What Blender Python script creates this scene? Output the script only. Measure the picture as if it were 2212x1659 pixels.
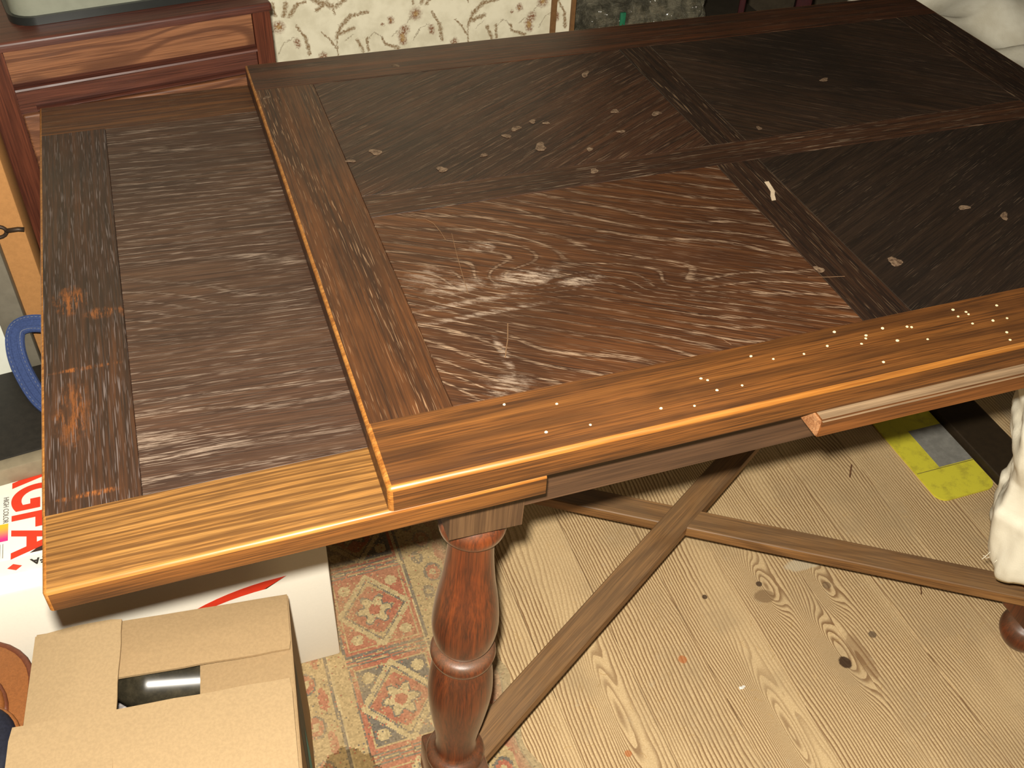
import bpy, bmesh, math, random
import numpy as np
from mathutils import Vector, Matrix, noise
random.seed(7)
for o in list(bpy.data.objects): bpy.data.objects.remove(o)
scene = bpy.context.scene
col = scene.collection

# ------------------------------------------------------------------ camera, world, flash, exposure
CAM = Vector((-0.10657, -0.54226, 1.40674))
ROT = Matrix(((0.943679, 0.194128, -0.267925), (-0.328453, 0.647192, -0.687939), (0.039851, 0.737195, 0.674504)))
cd = bpy.data.cameras.new('camera'); cam = bpy.data.objects.new('camera', cd); col.objects.link(cam)
cam.matrix_world = Matrix.Translation(CAM) @ ROT.to_4x4()
cd.sensor_width = 36; cd.lens = 36 * 2155.2 / 2212; cd.clip_start = 0.02
scene.camera = cam
w = bpy.data.worlds.new('world'); scene.world = w; w.use_nodes = True
w.node_tree.nodes['Background'].inputs[0].default_value = (1.0, .90, .74, 1)
w.node_tree.nodes['Background'].inputs[1].default_value = 0.07
ld = bpy.data.lights.new('flash', 'POINT'); fl = bpy.data.objects.new('camera_flash', ld); col.objects.link(fl)
ld.energy = 146; ld.color = (1.0, .935, .82); ld.shadow_soft_size = 0.012
fl.location = CAM + ROT @ Vector((-0.016, 0.040, 0.0))        # the camera's own flash, above and left of the lens
vs = scene.view_settings
vs.view_transform = 'Standard'; vs.look = 'None'; vs.gamma = 1; vs.exposure = 0.0; vs.use_curve_mapping = False

# ------------------------------------------------------------------ helpers
def lin(r, g, b):
    f = lambda c: (c / 255 / 12.92) if c / 255 <= .04045 else ((c / 255 + .055) / 1.055) ** 2.4
    return (f(r), f(g), f(b), 1)

class NT:
    """small node-tree builder"""
    def __init__(s, name):
        s.m = bpy.data.materials.new(name); s.m.use_nodes = True
        s.t = s.m.node_tree; s.b = s.t.nodes['Principled BSDF']
    def put(s, sock, v):
        if isinstance(v, bpy.types.NodeSocket): s.t.links.new(v, sock)
        elif v is not None: sock.default_value = v
    def n(s, typ, props=None, **ins):
        nd = s.t.nodes.new(typ)
        for k, v in (props or {}).items(): setattr(nd, k, v)
        for k, v in ins.items():
            key = int(k[1:]) if k[0] == 'i' and k[1:].isdigit() else k
            s.put(nd.inputs[key], v)
        return nd
    def math(s, op, a, b=None, c=None, clamp=False):
        nd = s.n('ShaderNodeMath', {'operation': op, 'use_clamp': clamp}, i0=a)
        if b is not None: s.put(nd.inputs[1], b)
        if c is not None: s.put(nd.inputs[2], c)
        return nd.outputs[0]
    def vmath(s, op, a, b=None):
        nd = s.n('ShaderNodeVectorMath', {'operation': op}, i0=a)
        if b is not None: s.put(nd.inputs[1], b)
        return nd.outputs['Value'] if op in ('DOT_PRODUCT', 'LENGTH', 'DISTANCE') else nd.outputs[0]
    def mix(s, f, a, b, mode='MIX'):
        nd = s.n('ShaderNodeMix', {'data_type': 'RGBA', 'blend_type': mode}); nd.clamp_factor = True
        s.put(nd.inputs[0], f); s.put(nd.inputs[6], a); s.put(nd.inputs[7], b)
        return nd.outputs[2]
    def noise(s, vec, scale, detail=2, rough=.5):
        nd = s.n('ShaderNodeTexNoise', None, Scale=scale, Detail=detail, Roughness=rough)
        if vec is not None: s.put(nd.inputs['Vector'], vec)
        return nd.outputs[0]
    def ramp(s, v, a, b, x=0, y=1):
        nd = s.n('ShaderNodeMapRange', {'clamp': True, 'interpolation_type': 'SMOOTHSTEP'}, i0=v, i1=a, i2=b, i3=x, i4=y)
        return nd.outputs[0]
    def obj(s, rand=True):
        v = s.n('ShaderNodeTexCoord').outputs['Object']
        if rand:
            r = s.n('ShaderNodeObjectInfo').outputs['Random']
            off = s.n('ShaderNodeCombineXYZ', None, X=s.math('MULTIPLY', r, 3.7), Y=s.math('MULTIPLY', r, 7.3), Z=s.math('MULTIPLY', r, 1.9)).outputs[0]
            v = s.vmath('ADD', v, off)
        return v
    def mapv(s, v, rot=(0, 0, 0), scale=(1, 1, 1), loc=(0, 0, 0)):
        return s.n('ShaderNodeMapping', None, Vector=v, Rotation=rot, Scale=scale, Location=loc).outputs[0]
    def fin(s, color, rough=.5, bump=None, bstr=.2, bdist=.001, spec=.5, **kw):
        s.put(s.b.inputs['Base Color'], color); s.put(s.b.inputs['Roughness'], rough); s.put(s.b.inputs['Specular IOR Level'], spec)
        if bump is not None:
            bn = s.n('ShaderNodeBump', None, Strength=bstr, Distance=bdist, Height=bump)
            s.put(s.b.inputs['Normal'], bn.outputs[0])
        for k, v in kw.items(): s.put(s.b.inputs[k.replace('_', ' ')], v)
        return s.m

def wood(name, dark, mid, light, rot=(0, 0, 0), rings=55, amp=.03, ring_amt=.5, pore=.35, pore_col=None, pore_th=.60,
         rough=.42, spec=.4, blotch=.5, scuffs=(), scuff_col=None, bstr=.25, stretch=1.2, dust=0, sheen=0, knots=(), ring_pore=0):
    """stained oak: grain runs along local X after `rot`; pores may hold pale dust"""
    if name.startswith(('oak', 'worn', 'cabinet')):
        dark, mid, light = [tuple(x * .76 for x in c_[:3]) + (1,) for c_ in (dark, mid, light)]
    N = NT(name); v0 = N.obj()
    m = N.mapv(v0, rot=rot)
    sp = N.n('ShaderNodeSeparateXYZ', None, Vector=m)
    warp = N.noise(N.mapv(m, scale=(stretch, 5, 5)), 1.0, 2, .5)
    y = N.math('ADD', N.math('ADD', sp.outputs[1], N.math('MULTIPLY', sp.outputs[2], .6)), N.math('MULTIPLY', N.math('SUBTRACT', warp, .5), amp * 4))
    vraw = N.n('ShaderNodeTexCoord').outputs['Object']
    for (kx, ky, ax, ay, ang, am) in knots:                    # growth rings bulge round a knot
        q = N.vmath('LENGTH', N.mapv(N.mapv(vraw, loc=(-kx, -ky, 0)), rot=(0, 0, -ang), scale=(1 / ax, 1 / ay, 0)))
        y = N.math('ADD', y, N.math('MULTIPLY', N.math('EXPONENT', N.math('MULTIPLY', N.math('MULTIPLY', q, q), -1)), am))
    ring = N.math('ADD', N.math('MULTIPLY', N.math('SINE', N.math('MULTIPLY', y, rings * 6.283)), .5), .5)
    fib = N.noise(N.mapv(m, scale=(11, 520, 520)), 1.0, 3, .65)
    fib2 = N.noise(N.mapv(m, scale=(3.2, 120, 120)), 1.0, 4, .65)
    por = N.noise(N.mapv(m, scale=(34, 900, 900), loc=(3, 1, 2)), 1.0, 1, .5)
    big = N.noise(N.mapv(v0, scale=(3.5, 5, 5)), 1.0, 3, .6)
    big2 = N.noise(N.mapv(v0, scale=(9, 9, 9), loc=(5, 2, 1)), 1.0, 3, .6)
    c = N.mix(N.ramp(fib, .3, .72), dark, mid)
    c = N.mix(N.math('MULTIPLY', N.ramp(fib2, .40, .80), .6), c, light)
    c = N.mix(N.math('MULTIPLY', N.ramp(ring, .55, 1.0), ring_amt), c, dark)
    c = N.mix(N.math('MULTIPLY', N.ramp(big, .42, .72), blotch), c, dark)
    c = N.mix(N.math('MULTIPLY', N.ramp(big2, .55, .8), blotch * .5), c, mid)
    pm = N.math('MULTIPLY', N.ramp(por, pore_th, pore_th + .08), N.ramp(ring, .1, .8, .25, 1))
    pm = N.math('MULTIPLY', pm, N.ramp(big2, .35, .65, .35, 1))
    c = N.mix(N.math('MULTIPLY', pm, pore), c, pore_col or dark)
    if ring_pore:
        rl = N.math('MULTIPLY', N.ramp(ring, .90, .995), N.ramp(N.noise(N.mapv(m, scale=(34, 600, 600)), 1.0, 4, .75), .46, .60))
        c = N.mix(N.math('MULTIPLY', rl, N.math('MULTIPLY', N.ramp(big2, .35, .65, .35, 1), ring_pore)), c, pore_col or dark)
    for (sx, sy, ax, ay, ang, amt) in scuffs:
        q = N.mapv(N.mapv(vraw, loc=(-sx, -sy, 0)), rot=(0, 0, -ang), scale=(1 / ax, 1 / ay, 0))
        q2 = N.math('ADD', N.vmath('LENGTH', q), N.math('MULTIPLY', N.math('SUBTRACT', N.noise(vraw, 70, 3, .7), .5), 1.3))
        g = N.math('MULTIPLY', N.ramp(q2, 1.0, .25), N.ramp(N.noise(N.mapv(m, scale=(38, 300, 300)), 1.0, 5, .75), .44, .60))
        c = N.mix(N.math('MULTIPLY', g, amt), c, scuff_col or lin(170, 150, 130))
    if dust:
        nz_ = N.n('ShaderNodeSeparateXYZ', None, Vector=N.n('ShaderNodeNewGeometry').outputs['Normal']).outputs[2]
        c = N.mix(N.math('MULTIPLY', N.math('MULTIPLY', N.ramp(nz_, .05, .75), N.ramp(big2, .3, .6, .5, 1)), dust), c, lin(128, 108, 84))
    if sheen:
        N.put(N.b.inputs['Sheen Weight'], sheen); N.put(N.b.inputs['Sheen Roughness'], .35); N.put(N.b.inputs['Sheen Tint'], lin(200, 176, 140))
    rr = N.math('ADD', N.math('MULTIPLY', big2, .25), rough - .1)
    h = N.math('SUBTRACT', fib, N.math('MULTIPLY', pm, .6))
    return N.fin(c, rr, h, bstr, .0006, spec)

def plain(name, c, rough=.6, spec=.4, var=.12, scale=60, bstr=.1, bdist=.0006, **kw):
    N = NT(name); v = N.obj()
    n = N.noise(v, scale, 4, .65)
    dk = tuple(x * (1 - 2.5 * var) for x in c[:3]) + (1,)
    n2 = N.noise(v, scale * .12, 3, .6)
    cc = N.mix(N.ramp(n, .3, .7), dk, c); cc = N.mix(N.math('MULTIPLY', N.ramp(n2, .45, .75), var * 2), cc, dk)
    return N.fin(cc, rough, n, bstr, bdist, spec, **kw)

def link(name, me, mats, parent=None):
    o = bpy.data.objects.new(name, me); col.objects.link(o)
    for m in (mats if isinstance(mats, (list, tuple)) else [mats]):
        me.materials.append(m)
    if parent: o.parent = parent
    return o
def bmobj(name, bm, mats, parent=None, smooth=False, angle=None):
    bmesh.ops.recalc_face_normals(bm, faces=bm.faces)
    me = bpy.data.meshes.new(name); bm.to_mesh(me); bm.free()
    if smooth:
        for p in me.polygons: p.use_smooth = True
        if angle: me.set_sharp_from_angle(angle=angle)
    return link(name, me, mats, parent)
def tag(o, label=None, cat=None, group=None, kind=None):
    for k, v in (('label', label), ('category', cat), ('group', group), ('kind', kind)):
        if v: o[k] = v
    return o
def empty(name, loc=(0, 0, 0), rz=0):
    o = bpy.data.objects.new(name, None); col.objects.link(o); o.location = loc; o.rotation_euler = (0, 0, rz); o.empty_display_size = .05
    return o

def add_box(bm, x0, x1, y0, y1, z0, z1):
    vs_ = [bm.verts.new((x, y, z)) for z in (z0, z1) for y in (y0, y1) for x in (x0, x1)]
    for f in ((0, 2, 3, 1), (4, 5, 7, 6), (0, 1, 5, 4), (2, 6, 7, 3), (0, 4, 6, 2), (1, 3, 7, 5)):
        bm.faces.new([vs_[i] for i in f])
    return vs_
def board(name, x0, x1, y0, y1, z0, z1, mats, parent=None, outer='', r=.004, tiny=.0005, seg=3):
    """a board; `outer` lists the sides (x X y Y) whose top and bottom edges are rounded over and worn"""
    bm = bmesh.new(); add_box(bm, x0, x1, y0, y1, z0, z1)
    lim = {'x': (0, x0), 'X': (0, x1), 'y': (1, y0), 'Y': (1, y1)}
    def onside(e, s):
        ax, val = lim[s]; return all(abs(v.co[ax] - val) < 1e-6 for v in e.verts)
    hz = [e for e in bm.edges if abs(e.verts[0].co.z - e.verts[1].co.z) < 1e-6]
    top = [e for e in hz if e.verts[0].co.z > (z0 + z1) / 2]
    big = [e for e in top if any(onside(e, s) for s in outer)]
    small_out = [e for e in hz if e.verts[0].co.z < (z0 + z1) / 2 and any(onside(e, s) for s in outer)]
    vert = [e for e in bm.edges if e not in hz and sum(onside(e, s) for s in outer) >= 2]
    if tiny:
        sm = [e for e in top if e not in big]
    if big or vert:
        res = bmesh.ops.bevel(bm, geom=big + vert, offset=r, segments=seg, profile=.5, affect='EDGES', clamp_overlap=True)
        for f in res['faces']: f.material_index = 1 if isinstance(mats, (list, tuple)) and len(mats) > 1 else 0
    if small_out:
        so = [e for e in small_out if e.is_valid]
        if so:
            res = bmesh.ops.bevel(bm, geom=so, offset=r * .35, segments=1, affect='EDGES')
            for f in res['faces']: f.material_index = 1 if isinstance(mats, (list, tuple)) and len(mats) > 1 else 0
    if tiny:
        sm = [e for e in sm if e.is_valid]
        if sm: bmesh.ops.bevel(bm, geom=sm, offset=tiny, segments=1, affect='EDGES')
    return bmobj(name, bm, mats, parent, smooth=True, angle=math.radians(35))
def rbox(name, x0, x1, y0, y1, z0, z1, mat, parent=None, r=.003, seg=2):
    bm = bmesh.new(); add_box(bm, x0, x1, y0, y1, z0, z1)
    bmesh.ops.bevel(bm, geom=list(bm.edges), offset=r, segments=seg, profile=.5, affect='EDGES')
    return bmobj(name, bm, mat, parent, smooth=True, angle=math.radians(35))
def lathe(bm, prof, n=40, cx=0, cy=0):
    rings = []
    for (r, z) in prof:
        rings.append([bm.verts.new((cx + r * math.cos(2 * math.pi * i / n), cy + r * math.sin(2 * math.pi * i / n), z)) for i in range(n)])
    for a, b in zip(rings, rings[1:]):
        for i in range(n):
            bm.faces.new((a[i], a[(i + 1) % n], b[(i + 1) % n], b[i]))
    bm.faces.new(rings[0]); bm.faces.new(rings[-1])
def smooth_prof(pts, sub=5):
    out = []
    P = [pts[0]] + list(pts) + [pts[-1]]
    for i in range(1, len(P) - 2):
        for k in range(sub):
            t = k / sub
            q = []
            for d in (0, 1):
                a, b, c, e = P[i - 1][d], P[i][d], P[i + 1][d], P[i + 2][d]
                q.append(.5 * (2 * b + (c - a) * t + (2 * a - 5 * b + 4 * c - e) * t * t + (3 * b - a - 3 * c + e) * t ** 3))
            out.append(tuple(q))
    out.append(pts[-1]); return out
def tube(bm, pts, r, n=8, flat=1.0):
    rings = []
    for i, p in enumerate(pts):
        p = Vector(p); a = Vector(pts[max(i - 1, 0)]); b = Vector(pts[min(i + 1, len(pts) - 1)])
        t = (b - a).normalized(); u = t.cross(Vector((0, 0, 1)))
        if u.length < 1e-4: u = Vector((1, 0, 0))
        u.normalize(); v = t.cross(u).normalized()
        rr = r[i] if isinstance(r, (list, tuple)) else r
        rings.append([bm.verts.new(p + u * rr * math.cos(2 * math.pi * k / n) + v * rr * flat * math.sin(2 * math.pi * k / n)) for k in range(n)])
    for a, b in zip(rings, rings[1:]):
        for i in range(n): bm.faces.new((a[i], a[(i + 1) % n], b[(i + 1) % n], b[i]))
    bm.faces.new(rings[0]); bm.faces.new(rings[-1])
def text_obj(name, s, size, mat, parent, mw, offset=0.0, depth=.0003, font_scale_x=1.0):
    cu = bpy.data.curves.new(name, 'FONT'); cu.body = s; cu.size = size; cu.offset = offset; cu.extrude = depth
    cu.align_x = 'LEFT'; cu.align_y = 'BOTTOM_BASELINE'
    tmp = bpy.data.objects.new('tmp', cu); col.objects.link(tmp)
    dg = bpy.context.evaluated_depsgraph_get()
    me = bpy.data.meshes.new_from_object(tmp.evaluated_get(dg))
    bpy.data.objects.remove(tmp); me.name = name
    me.materials.clear()
    if font_scale_x != 1: me.transform(Matrix.Diagonal((font_scale_x, 1, 1, 1)))
    o = link(name, me, mat, parent); o.matrix_local = mw
    return o

# ------------------------------------------------------------------ materials
R90 = math.pi / 2
D1, M1, L1 = lin(38, 24, 16), lin(84, 52, 30), lin(112, 72, 40)          # dark stained oak of the top
PC = lin(150, 128, 104)                                               # pale dust in the open pores
edge_mat = wood('worn_oak_edge', lin(126, 74, 28), lin(184, 120, 50), lin(216, 158, 84), ring_amt=.2, pore=.2, blotch=.35, rough=.36)
W = {}
W['rail_near'] = wood('oak_rail_near', lin(62, 37, 18), lin(128, 78, 34), lin(150, 96, 44), rings=30, ring_amt=.55, pore=.35, blotch=.55, pore_col=lin(50, 30, 16))
W['rail_back'] = wood('oak_rail_back', D1, lin(96, 52, 26), lin(118, 66, 34), rings=40, ring_amt=.4, pore=.2, pore_col=PC)
W['stile'] = wood('oak_stile', lin(48, 28, 16), lin(98, 58, 28), lin(124, 74, 36), rot=(0, 0, -R90), rings=24, amp=.05, ring_amt=.45, pore=.5, pore_col=lin(176, 140, 104), pore_th=.61, blotch=.5)
W['cross'] = wood('oak_cross_rail', lin(29, 20, 15), lin(56, 36, 23), lin(76, 50, 32), rot=(0, 0, -R90), rings=60, ring_amt=.5, pore=.45, pore_col=lin(150, 122, 92))
W['mid'] = wood('oak_mid_rail', lin(40, 26, 18), lin(76, 47, 29), lin(98, 62, 38), rings=80, ring_amt=.45, pore=.55, pore_col=PC)
A = math.radians
SC_LL = [(.21, .245, .045, .018, A(-50), .8), (.182, .312, .016, .012, 0, .95), (.262, .224, .035, .012, A(-20), .75), (.135, .250, .04, .016, A(-5), .6), (.145, .222, .07, .006, A(-8), .55),
         (.15, .20, .09, .005, A(-6), .5), (.147, .135, .006, .035, A(20), .6), (.135, .09, .03, .02, 0, .5), (.11, .275, .03, .02, 0, .4)]
W['LL'] = wood('oak_veneer_warm', lin(50, 29, 17), lin(96, 57, 30), lin(120, 76, 42), rot=(0, 0, A(30)), rings=52, amp=.05, ring_amt=.45, ring_pore=.62, knots=[(.205, .245, .075, .03, A(-25), .075), (.36, .19, .06, .02, A(-30), .03)], pore=.5, pore_col=lin(178, 150, 122), pore_th=.60, blotch=.6, scuffs=SC_LL, stretch=2.2)
W['UL'] = wood('oak_veneer_dark', lin(33, 21, 15), lin(74, 46, 30), lin(100, 64, 41), rot=(0, 0, A(-30)), rings=70, amp=.04, ring_amt=.4, ring_pore=.42, pore=.42, pore_col=lin(132, 104, 80), pore_th=.60, blotch=.65)
W['UR'] = wood('oak_veneer_far', lin(28, 21, 16), lin(56, 39, 27), lin(78, 54, 36), rot=(0, 0, A(38)), rings=55, amp=.05, ring_amt=.45, ring_pore=.26, pore=.26, pore_col=lin(120, 94, 72), pore_th=.62, blotch=.8)
W['LR'] = wood('oak_veneer_black', lin(28, 21, 16), lin(48, 35, 25), lin(64, 47, 34), rot=(0, 0, A(-26)), rings=34, amp=.05, ring_amt=.4, pore=.34, pore_col=lin(112, 92, 72), pore_th=.61, blotch=.7)
W['leaf_panel'] = wood('oak_leaf_panel', lin(52, 35, 26), lin(84, 57, 41), lin(104, 75, 54), rot=(0, 0, A(4)), rings=70, amp=.045, ring_amt=.35, ring_pore=.5, knots=[(-.05, .33, .12, .04, 0, .05)], pore=.5, pore_col=lin(160, 140, 122), pore_th=.57, blotch=.5, rough=.5)
W['leaf_stile'] = wood('oak_leaf_stile', lin(40, 27, 20), lin(76, 47, 28), lin(100, 60, 32), rot=(0, 0, -R90), rings=90, ring_amt=.5, pore=.5, pore_col=lin(124, 112, 108), pore_th=.57, blotch=.55,
                       scuffs=[(-.245, .375, .02, .03, 0, .8), (-.21, .345, .03, .012, .1, .6), (-.235, .262, .04, .004, .1, .9), (-.245, .2, .02, .05, 0, .5), (-.237, .095, .03, .004, .15, .9)], scuff_col=lin(140, 80, 32))
W['leaf_rail'] = wood('oak_leaf_rail_bare', lin(92, 60, 28), lin(160, 112, 56), lin(182, 134, 72), rings=130, amp=.02, ring_amt=.85, pore=.5, pore_col=lin(70, 44, 20), pore_th=.55, blotch=.25, rough=.38)
W['leaf_rail_back'] = wood('oak_leaf_rail_back', lin(58, 34, 19), lin(110, 66, 30), lin(140, 88, 40), rings=60, ring_amt=.5, pore=.3, pore_col=PC)
W['leg'] = wood('beech_leg', lin(54, 24, 13), lin(104, 46, 19), lin(140, 66, 24), rot=(0, R90, 0), rings=20, amp=.05, ring_amt=.4, pore=.25, pore_col=lin(40, 20, 12), blotch=.5, rough=.36, spec=.5, bstr=.12, dust=.34, sheen=.16)
W['frame'] = wood('apron_wood', lin(60, 42, 30), lin(88, 62, 42), lin(104, 76, 54), ring_amt=.3, pore=.2, blotch=.3, rough=.5)
W['block'] = wood('block_wood', lin(66, 46, 30), lin(96, 70, 46), lin(112, 84, 56), rot=(0, R90, 0), ring_amt=.25, pore=.2, blotch=.25, rough=.5)
W['st'] = wood('stretcher_wood', lin(92, 62, 34), lin(152, 108, 62), lin(172, 128, 78), rings=42, amp=.05, ring_amt=.5, pore=.3, pore_col=lin(60, 38, 20), blotch=.25, rough=.5, dust=.35)
W['st_side'] = W['st']
W['dusty'] = wood('dusty_leaf_top', lin(96, 76, 54), lin(146, 120, 90), lin(164, 138, 106), ring_amt=.3, pore=.3, blotch=.3, rough=.7)
W['raw'] = wood('raw_leaf_end', lin(120, 76, 44), lin(176, 126, 84), lin(206, 164, 120), ring_amt=.3, pore=.3, blotch=.4, rough=.6)
W['leaf_r'] = wood('oak_leaf_edge', lin(84, 48, 22), lin(140, 84, 38), lin(164, 104, 54), rings=40, ring_amt=.4, pore=.3, blotch=.4)
W['cab_panel'] = wood('cabinet_oak_panel', lin(96, 58, 38), lin(156, 104, 70), lin(170, 116, 78), rings=60, amp=.05, ring_amt=.85, pore=.2, blotch=.2, rough=.45, stretch=2.5)
W['cab'] = wood('cabinet_mahogany', lin(60, 30, 23), lin(106, 60, 46), lin(124, 74, 56), ring_amt=.2, pore=.15, blotch=.35, rough=.4)
W['cabv'] = wood('cabinet_mahogany_upright', lin(66, 31, 21), lin(114, 60, 40), lin(132, 72, 48), rot=(0, R90, 0), ring_amt=.2, pore=.15, blotch=.35, rough=.38)
white_card = plain('white_carton', lin(244, 238, 222), .75, .2, .01, 300)
kraft = plain('kraft_cardboard', lin(172, 144, 106), .85, .15, .05, 260, .15)
kraft_in = plain('kraft_cardboard_inside', lin(180, 153, 115), .85, .15, .05, 260, .15)
red_print = plain('red_print', lin(226, 62, 36), .6, .3, .03)

# ------------------------------------------------------------------ room
def floor_mat():
    N = NT('pine_floorboards'); v = N.n('ShaderNodeTexCoord').outputs['Object']
    rnd = N.n('ShaderNodeObjectInfo').outputs['Random']
    sp = N.n('ShaderNodeSeparateXYZ', None, Vector=v)
    x, y = sp.outputs[0], sp.outputs[1]
    vv = N.n('ShaderNodeCombineXYZ', None, X=N.math('MULTIPLY', x, 5), Y=N.math('MULTIPLY', y, 1.3), Z=N.math('MULTIPLY', rnd, 23)).outputs[0]
    wr = N.noise(vv, 1.0, 2, .45)
    f = N.math('ADD', x, N.math('MULTIPLY', N.math('SUBTRACT', wr, .5), .10))
    for kx, ky, sx, sy, am in ((.752, .125, .022, .085, .05), (.700, .275, .02, .06, .045), (.80, .245, .018, .05, .035), (.60, .02, .02, .12, .05), (.36, .14, .018, .13, .035), (1.42, .3, .02, .1, .04)):
        q = N.math('ADD', N.math('POWER', N.math('DIVIDE', N.math('SUBTRACT', x, kx), sx), 2), N.math('POWER', N.math('DIVIDE', N.math('SUBTRACT', y, ky), sy), 2))
        f = N.math('ADD', f, N.math('MULTIPLY', N.math('EXPONENT', N.math('MULTIPLY', q, -1)), am))
    jit = N.noise(N.mapv(v, scale=(70, 22, 1)), 1.0, 2, .5)
    f = N.math('ADD', f, N.math('MULTIPLY', N.math('SUBTRACT', jit, .5), .0045))
    s = N.math('FRACT', N.math('MULTIPLY', f, 165))
    lo = N.noise(N.mapv(vv, loc=(4, 4, 4)), 1.6, 2, .5)
    late = N.math('MULTIPLY', N.ramp(s, .30, .85), N.ramp(s, 1.0, .92))
    late = N.math('MULTIPLY', late, N.ramp(lo, .32, .55, .4, 1))
    gn = N.noise(v, 420, 3, .7); dirt = N.noise(v, 7, 4, .65); d2 = N.noise(v, 38, 4, .7)
    c = N.mix(N.ramp(gn, .25, .75), lin(200, 170, 124), lin(226, 198, 152))
    c = N.mix(N.math('MULTIPLY', late, .85), c, lin(122, 86, 52))
    c = N.mix(N.math('MULTIPLY', N.ramp(dirt, .45, .70), .5), c, lin(172, 148, 112))
    c = N.mix(N.math('MULTIPLY', N.ramp(d2, .60, .78), .5), c, lin(190, 172, 140))
    for kx, ky, sx, sy, cc, am in ((.752, .103, .011, .012, (64, 44, 30), .95), (.785, .105, .016, .045, (128, 92, 58), .45), (.695, .284, .006, .006, (70, 52, 38), .9), (.591, .288, .005, .005, (70, 52, 38), .9),
                               (.69, .258, .02, .014, (132, 104, 72), .7), (.807, .246, .008, .008, (110, 86, 62), .7), (.826, .135, .007, .007, (96, 78, 60), .8), (.50, .19, .008, .008, (186, 104, 50), .7),
                               (.35, .07, .006, .006, (186, 104, 50), .7), (.80, .30, .05, .015, (206, 194, 166), .6), (1.45, .5, .05, .08, (150, 138, 118), .4)):
        q = N.math('ADD', N.math('POWER', N.math('DIVIDE', N.math('SUBTRACT', x, kx), sx), 2), N.math('POWER', N.math('DIVIDE', N.math('SUBTRACT', y, ky), sy), 2))
        q = N.math('ADD', q, N.math('MULTIPLY', N.math('SUBTRACT', d2, .5), 1.2))
        c = N.mix(N.math('MULTIPLY', N.ramp(q, 1.1, .6), am), c, lin(*cc))
    return N.fin(c, .75, N.math('SUBTRACT', N.math('MULTIPLY', gn, .4), N.math('MULTIPLY', late, .8)), .25, .0008, .25)
bm = bmesh.new(); add_box(bm, -1.7, 3.2, -1.4, 3.2, -.05, -.022)
floor = tag(bmobj('floor', bm, plain('dark_subfloor', lin(40, 30, 22), .9)), 'bare pine plank floor, dusty and unvarnished', kind='structure')
fm = floor_mat()
x = -1.68; k = 0
while x < 3.1:
    wd = (.118, .132, .124, .112, .128)[k % 5]
    p = board('plank', x + .0004, x + wd - .0004, -1.38, 3.18, -.022, -.0003 * (k % 3), fm, floor, tiny=.0006)
    x += wd; k += 1

def seg_group():
    g = bpy.data.node_groups.new('stroke', 'ShaderNodeTree')
    for n_, t_ in (('P', 'NodeSocketVector'), ('A', 'NodeSocketVector'), ('B', 'NodeSocketVector'), ('W', 'NodeSocketFloat')):
        g.interface.new_socket(n_, in_out='INPUT', socket_type=t_)
    g.interface.new_socket('M', in_out='OUTPUT', socket_type='NodeSocketFloat')
    gi = g.nodes.new('NodeGroupInput'); go = g.nodes.new('NodeGroupOutput')
    def vm(op, a, b):
        n_ = g.nodes.new('ShaderNodeVectorMath'); n_.operation = op; g.links.new(a, n_.inputs[0])
        if b is not None: g.links.new(b, n_.inputs['Scale'] if op == 'SCALE' else n_.inputs[1])
        return n_.outputs['Value'] if op in ('DOT_PRODUCT', 'LENGTH') else n_.outputs[0]
    pa = vm('SUBTRACT', gi.outputs['P'], gi.outputs['A']); ba = vm('SUBTRACT', gi.outputs['B'], gi.outputs['A'])
    dv = g.nodes.new('ShaderNodeMath'); dv.operation = 'DIVIDE'; dv.use_clamp = True
    g.links.new(vm('DOT_PRODUCT', pa, ba), dv.inputs[0]); g.links.new(vm('DOT_PRODUCT', ba, ba), dv.inputs[1])
    d = vm('LENGTH', vm('SUBTRACT', pa, vm('SCALE', ba, dv.outputs[0])), None)
    d2 = g.nodes.new('ShaderNodeMath'); d2.operation = 'DIVIDE'; g.links.new(d, d2.inputs[0]); g.links.new(gi.outputs['W'], d2.inputs[1])
    mr = g.nodes.new('ShaderNodeMapRange'); mr.inputs[1].default_value = 1.25; mr.inputs[2].default_value = .45
    g.links.new(d2.outputs[0], mr.inputs[0]); g.links.new(mr.outputs[0], go.inputs[0])
    return g
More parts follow.
